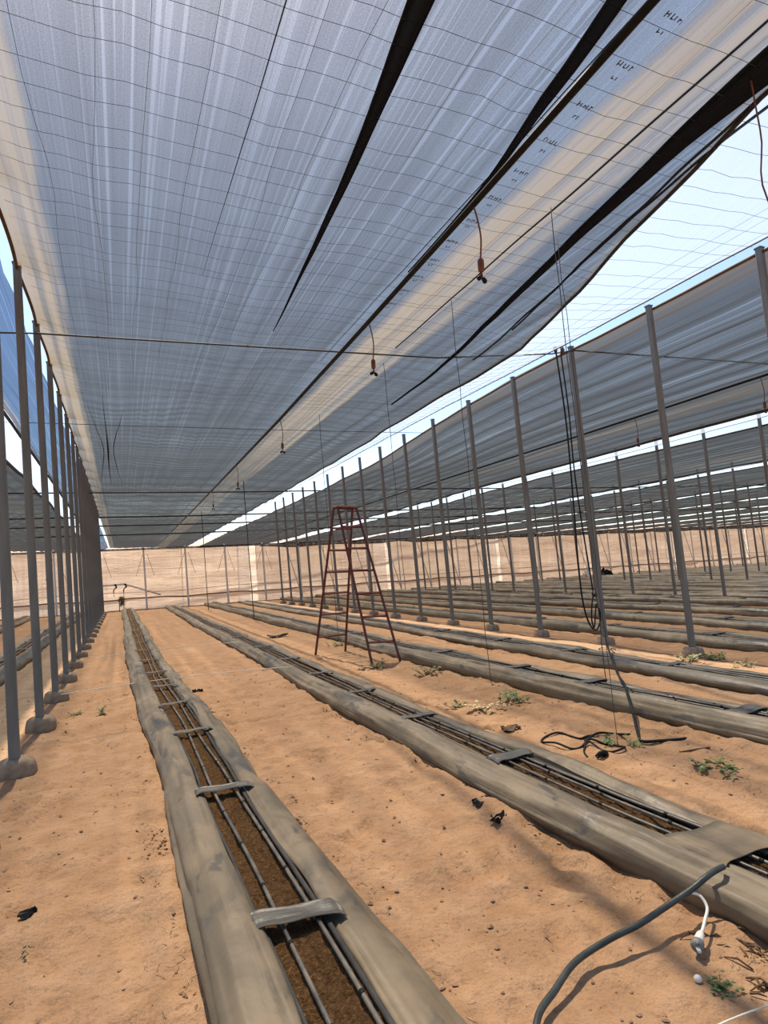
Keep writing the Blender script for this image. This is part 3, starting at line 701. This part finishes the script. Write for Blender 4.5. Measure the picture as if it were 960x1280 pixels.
bed(1, 'second bed from the left posts with the green hose lying on it', -1.0, 37.4, .05,
    [(.7, .2), (2.30, .30), (4.0, .14), (5.5, .09), (7.0, .08), (8.6, .08), (10.4, .08), (12.5, .08), (15, .08), (18, .08), (22, .08)], 2)
bed(2, 'third bed, passing right behind the red ladder feet', 0.0, 37.4, .05, [(2.0, .2), (3.85, .16), (5.65, .12), (7.0, .12), (9, .12), (11, .1), (13, .1), (15.5, .1), (19, .1)], 2)
bed(3, 'fourth bed, along the sunlit strip before the tall post row', 1.0, 37.4, .1, [(4.2, .12), (6.1, .12), (8, .12), (10, .12), (12.4, .12), (15, .12)], 1)
for k in range(4, 27):
    x = 9.17+2.2*(k-4); y0 = max(1.5, x/1.45-2.5)
    if y0 > 36: break
    bed(k, 'long film-covered bed, %s one beyond the tall post row' % ORD[k-4].replace('nearest', 'first'), y0, 37.4, .2, [(y, .12) for y in np.arange(y0+1.3, 24, 2.4)] if k < 8 else [], 1 if k < 9 else 0)
bed(-1, 'first bed left of the left post row', 6, 37.4, .2, [(y, .12) for y in np.arange(8, 24, 2.2)], 1)
bed(-2, 'second bed left of the left post row', 12, 37.4, .2, [], 1)

# ------------------------------------------------------------------ ladder
t = thing('step_ladder', 'tall dark red steel A-frame ladder standing on the sand', 'ladder', (3.85, 10.6, 0))
LZ = 2.74; lx = -LEAN*LZ
top = {'a0': Vector((3.70+lx, 10.66, LZ)), 'a1': Vector((4.06+lx, 10.66, LZ-.02)), 'b0': Vector((3.73+lx, 10.54, LZ)), 'b1': Vector((4.09+lx, 10.54, LZ-.02))}
bot = {'a0': Vector((3.37, 11.55, 0)), 'a1': Vector((4.00, 11.62, 0)), 'b0': Vector((3.82, 9.74, 0)), 'b1': Vector((4.28, 9.60, 0))}
def bar(p, q, w_=.038):
    v, f = tube([p, q], w_*.62, 4); return v, f
org = (3.85, 10.6, 0)
for kx in ('a0', 'a1', 'b0', 'b1'):
    v, f = bar(bot[kx]-Vector((0, 0, .03)), top[kx]); mesh_obj('rail', v, f, M['ladder'], t, org, smooth=False)
for side in 'ab':
    for q in (.13, .285, .43, .575, .72, .865):
        p0 = bot[side+'0'].lerp(top[side+'0'], q); p1 = bot[side+'1'].lerp(top[side+'1'], q)
        v, f = bar(p0, p1, .034); mesh_obj('rung', v, f, M['ladder'], t, org, smooth=False)
v, f = bar(top['a0'], top['a1'], .045); mesh_obj('top_bar', v, f, M['ladder'], t, org, smooth=False)
v, f = bar(top['b0'], top['b1'], .045); mesh_obj('top_bar', v, f, M['ladder'], t, org, smooth=False)
for s in '01':
    v, f = bar(top['a'+s], top['b'+s], .04); mesh_obj('hinge', v, f, M['ladder'], t, org, smooth=False)

# ------------------------------------------------------------------ hanging black hose with a loop, trailing to the sand
t = thing('hanging_hose', 'thin black hose hung in a loop beside the tall post, trailing onto the sand', 'hose', (7.55, 8.75, 0))
O = (7.55, 8.75, 0)
def hp(x, y, z): return (x-LEAN*z, y, z)
v, f = tube(smooth_path([hp(7.55, 8.75, 5.33), hp(7.57, 8.72, 4.0), hp(7.52, 8.72, 2.5), hp(7.46, 8.70, 1.6), hp(7.44, 8.68, .85), hp(7.50, 8.66, .45), hp(7.62, 8.65, .30), hp(7.72, 8.63, .42), hp(7.74, 8.62, .60), hp(7.69, 8.62, .72)], 6), .015, 6)
mesh_obj('hose_strand', v, f, M['black'], t, O)
v, f = tube(smooth_path([hp(7.63, 8.72, 5.33), hp(7.64, 8.70, 4.2), hp(7.61, 8.70, 3.2), hp(7.62, 8.68, 2.2), hp(7.65, 8.66, 1.4), hp(7.66, 8.65, .95), hp(7.60, 8.64, .75), hp(7.54, 8.62, .5), hp(7.56, 8.6, .36), hp(7.66, 8.6, .75), hp(7.70, 8.6, .60), hp(7.66, 8.55, .42),
    (7.2, 7.95, .40), (6.6, 7.3, .36), (5.8, 6.35, .29), (5.15, 5.55, .245), (4.85, 5.15, .24), (4.55, 4.80, .225), (4.33, 4.52, .13), (4.1, 4.24, .03), (4.0, 4.10, .025), (4.12, 4.03, .025), (4.3, 3.95, .03), (4.42, 3.98, .02), (4.44, 3.93, .01)], 6), .013, 6)
mesh_obj('hose_strand', v, f, M['black'], t, O)
v, f = tube(smooth_path([hp(7.64, 8.62, .98), hp(7.60, 8.60, .93), hp(7.66, 8.58, .88), hp(7.70, 8.62, .94), hp(7.63, 8.60, .90)], 5), .014, 6); mesh_obj('knot', v, f, M['black'], t, O)
for x in (7.52, 7.68):
    v, f = tube([hp(x, 8.74, 5.42), hp(x, 8.72, 5.36), hp(x+.01, 8.73, 5.28)], [.03, .04, .02], 6); mesh_obj('tie', v, f, M['hem'], t, O)

# ------------------------------------------------------------------ things on the sand
def gz(x, y): return float(ground_z(np.array(x), np.array(y)))
def ground_curve(label, pts, r, mat, cat, name, n=8, lift=0.0, group=None):
    P = smooth_path([(x, y, (gz(x, y)+r*.8 if z is None else z)+lift) for x, y, z in pts], 6)
    v, f = tube(P, r, n); return tag(mesh_obj(name, v, f, M[mat], None, P[0]), label, cat, group)
HOSE = [(1.02, 1.45, None), (1.15, 1.70, None), (1.276, 1.905, .025), (1.436, 2.004, .03), (1.594, 2.08, .04), (1.778, 2.105, .055), (1.944, 2.10, .075), (2.115, 2.109, .10), (2.243, 2.10, .135), (2.336, 2.095, .168), (2.40, 2.10, .178), (2.46, 2.105, .18)]
ground_curve('dark green hose curving from the bottom edge up onto the second bed', HOSE, .0128, 'hose', 'hose', 'garden_hose', 10)
t = thing('power_cord', 'short white cord with grey plug hanging off the second bed', 'cord', (2.12, 2.0, 0)); O = (2.12, 2.0, 0)
v, f = tube(smooth_path([(2.245, 2.10, .125), (2.27, 2.075, .115), (2.265, 2.04, .085), (2.215, 2.012, .062), (2.16, 1.98, .052), (2.13, 1.965, .05)], 6), .0065, 8); mesh_obj('cable', v, f, M['white'], t, O)
v, f = tube([(2.145, 1.972, .052), (2.13, 1.965, .05), (2.108, 1.953, .044), (2.092, 1.945, .040)], [.009, .015, .019, .016], 10); mesh_obj('plug_body', v, f, M['white'], t, O)
v, f = tube([(2.096, 1.947, .040), (2.078, 1.938, .036), (2.066, 1.932, .034)], [.022, .026, .020], 10); mesh_obj('connector', v, f, M['grey_conn'], t, O)
for a in range(6):
    q = a*1.047; v, f = tube([(2.075, 1.937, .036), (2.068+.014*math.cos(q), 1.93+.024*math.cos(q), .036+.026*math.sin(q))], .008, 6); mesh_obj('prong', v, f, M['grey_conn'] if a % 3 else M['white'], t, O)
# tube coil on the sand
pc = [(3.810, 4.156, .045), (3.802, 4.334, None), (3.710, 4.398, None), (3.499, 4.314, .045), (3.416, 4.315, None), (3.396, 4.413, None), (3.367, 4.547, .045), (3.235, 4.551, None), (3.107, 4.444, None), (3.151, 4.309, .045), (3.216, 4.189, None), (3.309, 4.177, None), (3.451, 4.237, .045), (3.531, 4.130, None), (3.561, 3.982, None), (3.505, 3.898, .045), (3.386, 3.906, None), (3.383, 4.028, None), (3.398, 4.194, .045), (3.258, 4.087, None), (3.164, 3.938, None)]
pc = [(x+.20, y+.10, z) for x, y, z in pc]
ground_curve('tangled black irrigation tube heap lying on the sand', pc, .009, 'black', 'tube', 'tube_coil', 6)
ground_curve('loose black tube end lying right of the tangled tube heap', [(3.62, 4.36, None), (3.85, 4.45, .04), (4.0, 4.42, None), (4.10, 4.33, None)], .010, 'black', 'tube', 'tube_piece', 6)
v, f = tube(smooth_path([(3.44, 4.02, .01), (3.47, 3.99, .05), (3.52, 4.0, .03), (3.48, 4.04, .02)], 4), .02, 6); tag(mesh_obj('tube_clamp', v, f, M['black'], None, (3.44, 4.02, 0)), 'black knotted tube end at the front of the tube heap', 'tube')
ground_curve('dark stick lying on the sand before the third bed', [(4.0, 3.72, None), (4.12, 3.70, None), (4.26, 3.66, None)], .008, 'stick', 'stick', 'dry_stick', 5)
# white strings
def taut(label, a, b_, sag, r):
    P = [(a[0]+(b_[0]-a[0])*q, a[1]+(b_[1]-a[1])*q, a[2]+(b_[2]-a[2])*q-sag*4*q*(1-q)) for q in np.linspace(0, 1, 24)]
    v, f = tube(P, r, 5); tag(mesh_obj('white_string', v, f, M['string'], None, P[0]), label, 'string', 'white strings stretched across the path')
taut('white string stretched from the left posts across the nearest bed', (-.80, 9.85, .10), (2.35, 9.3, .19), -.04, .006)
taut('fainter white string stretched over the beds farther back', (-.5, 14.4, .07), (2.4, 13.6, .18), -.04, .006)
taut('white string lying in the bottom right corner', (1.727, 1.617, .03), (2.142, 1.574, .035), -.01, .0032)
# scraps
def scrap(label, x, y, s, mat='black', seed=1, h=.5, name='plastic_scrap'):
    n = 7; V = []
    for i in range(n):
        for j in range(n):
            a = i/(n-1)-.5; b_ = j/(n-1)-.5
            V.append((x+s*(a+.25*float(vnoise(i*.9, j*.9, seed))), y+s*(b_*.7+.25*float(vnoise(i*.9, j*.9, seed+5))), gz(x, y)+.004+s*h*abs(float(vnoise(i*.8, j*.8, seed+9)))))
    Ft = [tuple(q) for q in grid_faces(n, n)]; V2 = V+[(a, b_, c_-.004) for a, b_, c_ in V]
    Fc = Ft+[tuple(int(e)+n*n for e in q[::-1]) for q in Ft]
    return tag(mesh_obj(name, V2, Fc, M[mat], None, (x, y, gz(x, y)), smooth=False), label, 'scrap')
scrap('small black plastic scrap on the sand at lower left', -.44, 3.56, .065, 'black', 1)
scrap('black plastic scrap lying against the foot of the second bed', 2.17, 3.68, .12, 'black', 2, .3)
scrap('crumpled black plastic lump on the sand in front of the second bed', 2.13, 3.43, .09, 'black', 3, .6)
scrap('dark scrap on the sand between second and third bed', 3.32, 5.03, .16, 'stick', 4, .3)
scrap('black scrap on the sand beside the nearest bed under the white string', .95, 9.1, .12, 'black', 6, .5)
scrap('black debris on the sand far off between the second and third bed', 3.6, 15.6, .35, 'hemdark', 8, .3)
scrap('heap of black plastic in front of the far wall seen behind the hanging hose', 31.5, 34.5, .9, 'black', 9, .9)
scrap('heap of white plastic in front of the far wall seen behind the hanging hose', 30.2, 34.6, .7, 'white', 10, .9)
v, f = lathe([(.004, 0), (.013, .004), (.016, .012), (.010, .022), (.003, .025)], 9, (1.95, 1.83, gz(1.95, 1.83))); tag(mesh_obj('white_pebble', v, f, M['white'], None, (1.95, 1.83, 0)), 'small white pebble on the sand below the plug', 'pebble')
# weeds
def weed(label, x, y, size, n, mats=('leaf', 'leaf'), spread=1.0):
    t = thing('weed', label, 'weed', (x, y, gz(x, y)), 'small weeds on the sand')
    st = []; lf = []
    for k in range(n):
        a = random.uniform(0, 6.28); L = size*random.uniform(.5, 1); d = Vector((math.cos(a)*spread, math.sin(a)*spread, random.uniform(.4, 1.1))).normalized()*L
        off = Vector((random.gauss(0, size*.25*spread), random.gauss(0, size*.25*spread), -.005))
        st.append(tube([off, off+d*.5+Vector((0, 0, .1*L)), off+d], [size*.018, size*.014, size*.008], 4))
        for q in range(5):
            p = off+d*(.25+.19*q); ang = random.uniform(0, 6.28); w_ = size*random.uniform(.16, .32); ld = Vector((math.cos(ang), math.sin(ang), .25))*w_; sd_ = Vector((-math.sin(ang), math.cos(ang), 0))*w_*.45
            lf.append(([tuple(p), tuple(p+ld*.5+sd_), tuple(p+ld), tuple(p+ld*.5-sd_), tuple(p+ld*.5+Vector((0, 0, w_*.12)))], [(0, 1, 4), (1, 2, 4), (2, 3, 4), (3, 0, 4)]))
    v, f = join(*st); mesh_obj('stem', v, f, M[mats[1]], t); v, f = join(*lf); o = mesh_obj('leaves', v, f, M[mats[0]], t, smooth=False); o['kind'] = 'stuff'
weed('tiny grey-green weed at lower left below the black scrap', -.39, 3.27, .07, 4, ('leafdry', 'leaf'))
weed('small green weed alone on the path right of the left posts', -.26, 8.5, .16, 6, ('leaf', 'leaf'), .5)
weed('bright green weed in the bottom right corner', 1.98, 1.76, .075, 12)
weed('sprawling dark green weed on the sand at the right edge', 3.95, 3.35, .16, 14, ('leaf', 'stick'), 1.8)
weed('green weed beside the black hose end on the sand', 3.86, 4.08, .11, 9)
weed('green weed growing inside the tangled tube heap', 3.74, 4.22, .13, 8)
weed('yellowish weed left of the hanging string on the sand', 3.38, 6.15, .17, 10, ('leafdry', 'leaf'), 1.5)
weed('pale flowering weed right of the ladder near the second bed', 3.58, 5.85, .18, 10, ('straw', 'leaf'), 1.5)
weed('dark green weed before the third bed right of the ladder', 4.05, 6.05, .22, 12)
weed('dry weed patch right beneath the ladder', 3.7, 9.3, .24, 14, ('leafdry', 'stick'), 1.4)
weed('dry weed patch on the sand right of the ladder feet', 4.1, 8.2, .24, 14, ('leafdry', 'stick'), 1.4)
weed('green weed at the concrete foot of the tall right post', 7.95, 6.55, .22, 14, ('leaf', 'leaf'), 1.2)
weed('pale weed on the sunlit strip before the tall right post', 7.62, 6.75, .22, 12, ('leafdry', 'leaf'), 1.4)
weed('dry weed on the sunlit strip at the right edge', 7.7, 5.95, .18, 10, ('leafdry', 'leaf'), 1.4)
weed('low weed by the concrete foot of the second left post', -.55, 8.75, .12, 10, ('leafdry', 'leaf'), 1.5)
weed('green weed before the third bed near the left of the ladder', 4.15, 12.6, .2, 9)
def sticks(label, pts, seed):
    random.seed(seed); gs = []; t = thing('dry_twigs', label, 'twigs', (pts[0], pts[1], 0))
    for k in range(7):
        x, y = pts[0]+random.uniform(-.08, .08), pts[1]+random.uniform(-.05, .05); a = random.uniform(0, 6.28); L = random.uniform(.04, .11)
        z = gz(x, y)+.006; v, f = tube([(x, y, z), (x+math.cos(a)*L*.5, y+math.sin(a)*L*.5, z+random.uniform(0, .03)), (x+math.cos(a)*L, y+math.sin(a)*L, z)], [.004, .005, .002], 4); mesh_obj('twig', v, f, M['stick'], t, (pts[0], pts[1], 0))
sticks('dry brown twigs on the sand right of the plug', (2.26, 1.99), 3)
sticks('dry twigs by the second bed at the right picture edge', (2.32, 1.88), 4)
sticks('bent brown twig right of the bright green weed', (2.10, 1.74), 5)
random.seed(11)
# ------------------------------------------------------------------ loose clods and straw nobody could count
def clods(n, beds_only=False):
    V = []; Fc = []
    ico = [(0, 0, 1), (.9, 0, .3), (.28, .85, .3), (-.72, .53, .3), (-.72, -.53, .3), (.28, -.85, .3), (0, 0, -.6)]
    fc = [(0, 1, 2), (0, 2, 3), (0, 3, 4), (0, 4, 5), (0, 5, 1), (6, 2, 1), (6, 3, 2), (6, 4, 3), (6, 5, 4), (6, 1, 5)]
    for k in range(n):
        if k % 3 == 0 or beds_only:
            kk = random.choice((0, 0, 1, 1, 2, 3)); y = 1.3+11*random.random()**1.6; x = float(bed_center(kk, y))+random.choice((-1, 1))*(.39+abs(random.gauss(0, .06)))
        else:
            x = random.uniform(-1.6, 5.5); y = 1.2+11*random.random()**1.5
        if min(abs(x-float(bed_center(q, y))) for q in range(-1, 4)) < .36: continue
        s = .0035+.014*random.random()**3.2
        if beds_only:
            s *= .62
            if float(vnoise(x*1.3+40, y*2.2, 21)) < .05: continue
        q = random.uniform(0, 6.28); b0_ = len(V); z = gz(x, y)
        for a, b_, c_ in ico:
            j = random.uniform(.7, 1.25); V.append((x+s*j*(a*math.cos(q)-b_*math.sin(q)), y+s*j*(a*math.sin(q)+b_*math.cos(q)), z+s*.7*j*c_+s*.2))
        Fc += [tuple(e+b0_ for e in g) for g in fc]
    return V, Fc
v, f = clods(6500); o = mesh_obj('soil_clods', v, f, M['clod'], smooth=False); o['kind'] = 'stuff'; o['label'] = 'loose soil crumbs scattered over the sand'; o['category'] = 'soil crumbs'
v, f = clods(11000, True); o = mesh_obj('coir_crumbs', v, f, M['soil'], smooth=False); o['kind'] = 'stuff'; o['label'] = 'dark coir crumbs lying along the foot of the beds'; o['category'] = 'coir crumbs'
gs = []
for k in range(420):
    kk = random.choice((0, 0, 0, 1, 1)); y = 1.4+5*random.random()**1.5; x = float(bed_center(kk, y))+random.choice((-1, -1, 1))*(.40+abs(random.gauss(0, .09)))
    a = random.uniform(0, 6.28); L = random.uniform(.015, .07); z = gz(x, y)+.004
    gs.append(tube([(x, y, z), (x+math.cos(a)*L*.5, y+math.sin(a)*L*.5, z+random.uniform(.002, .015)), (x+math.cos(a+.3)*L, y+math.sin(a+.3)*L, z)], .0014, 3))
v, f = join(*gs); o = mesh_obj('straw_bits', v, f, M['straw']); o['kind'] = 'stuff'; o['label'] = 'dry straw bits along the foot of the beds'; o['category'] = 'straw'
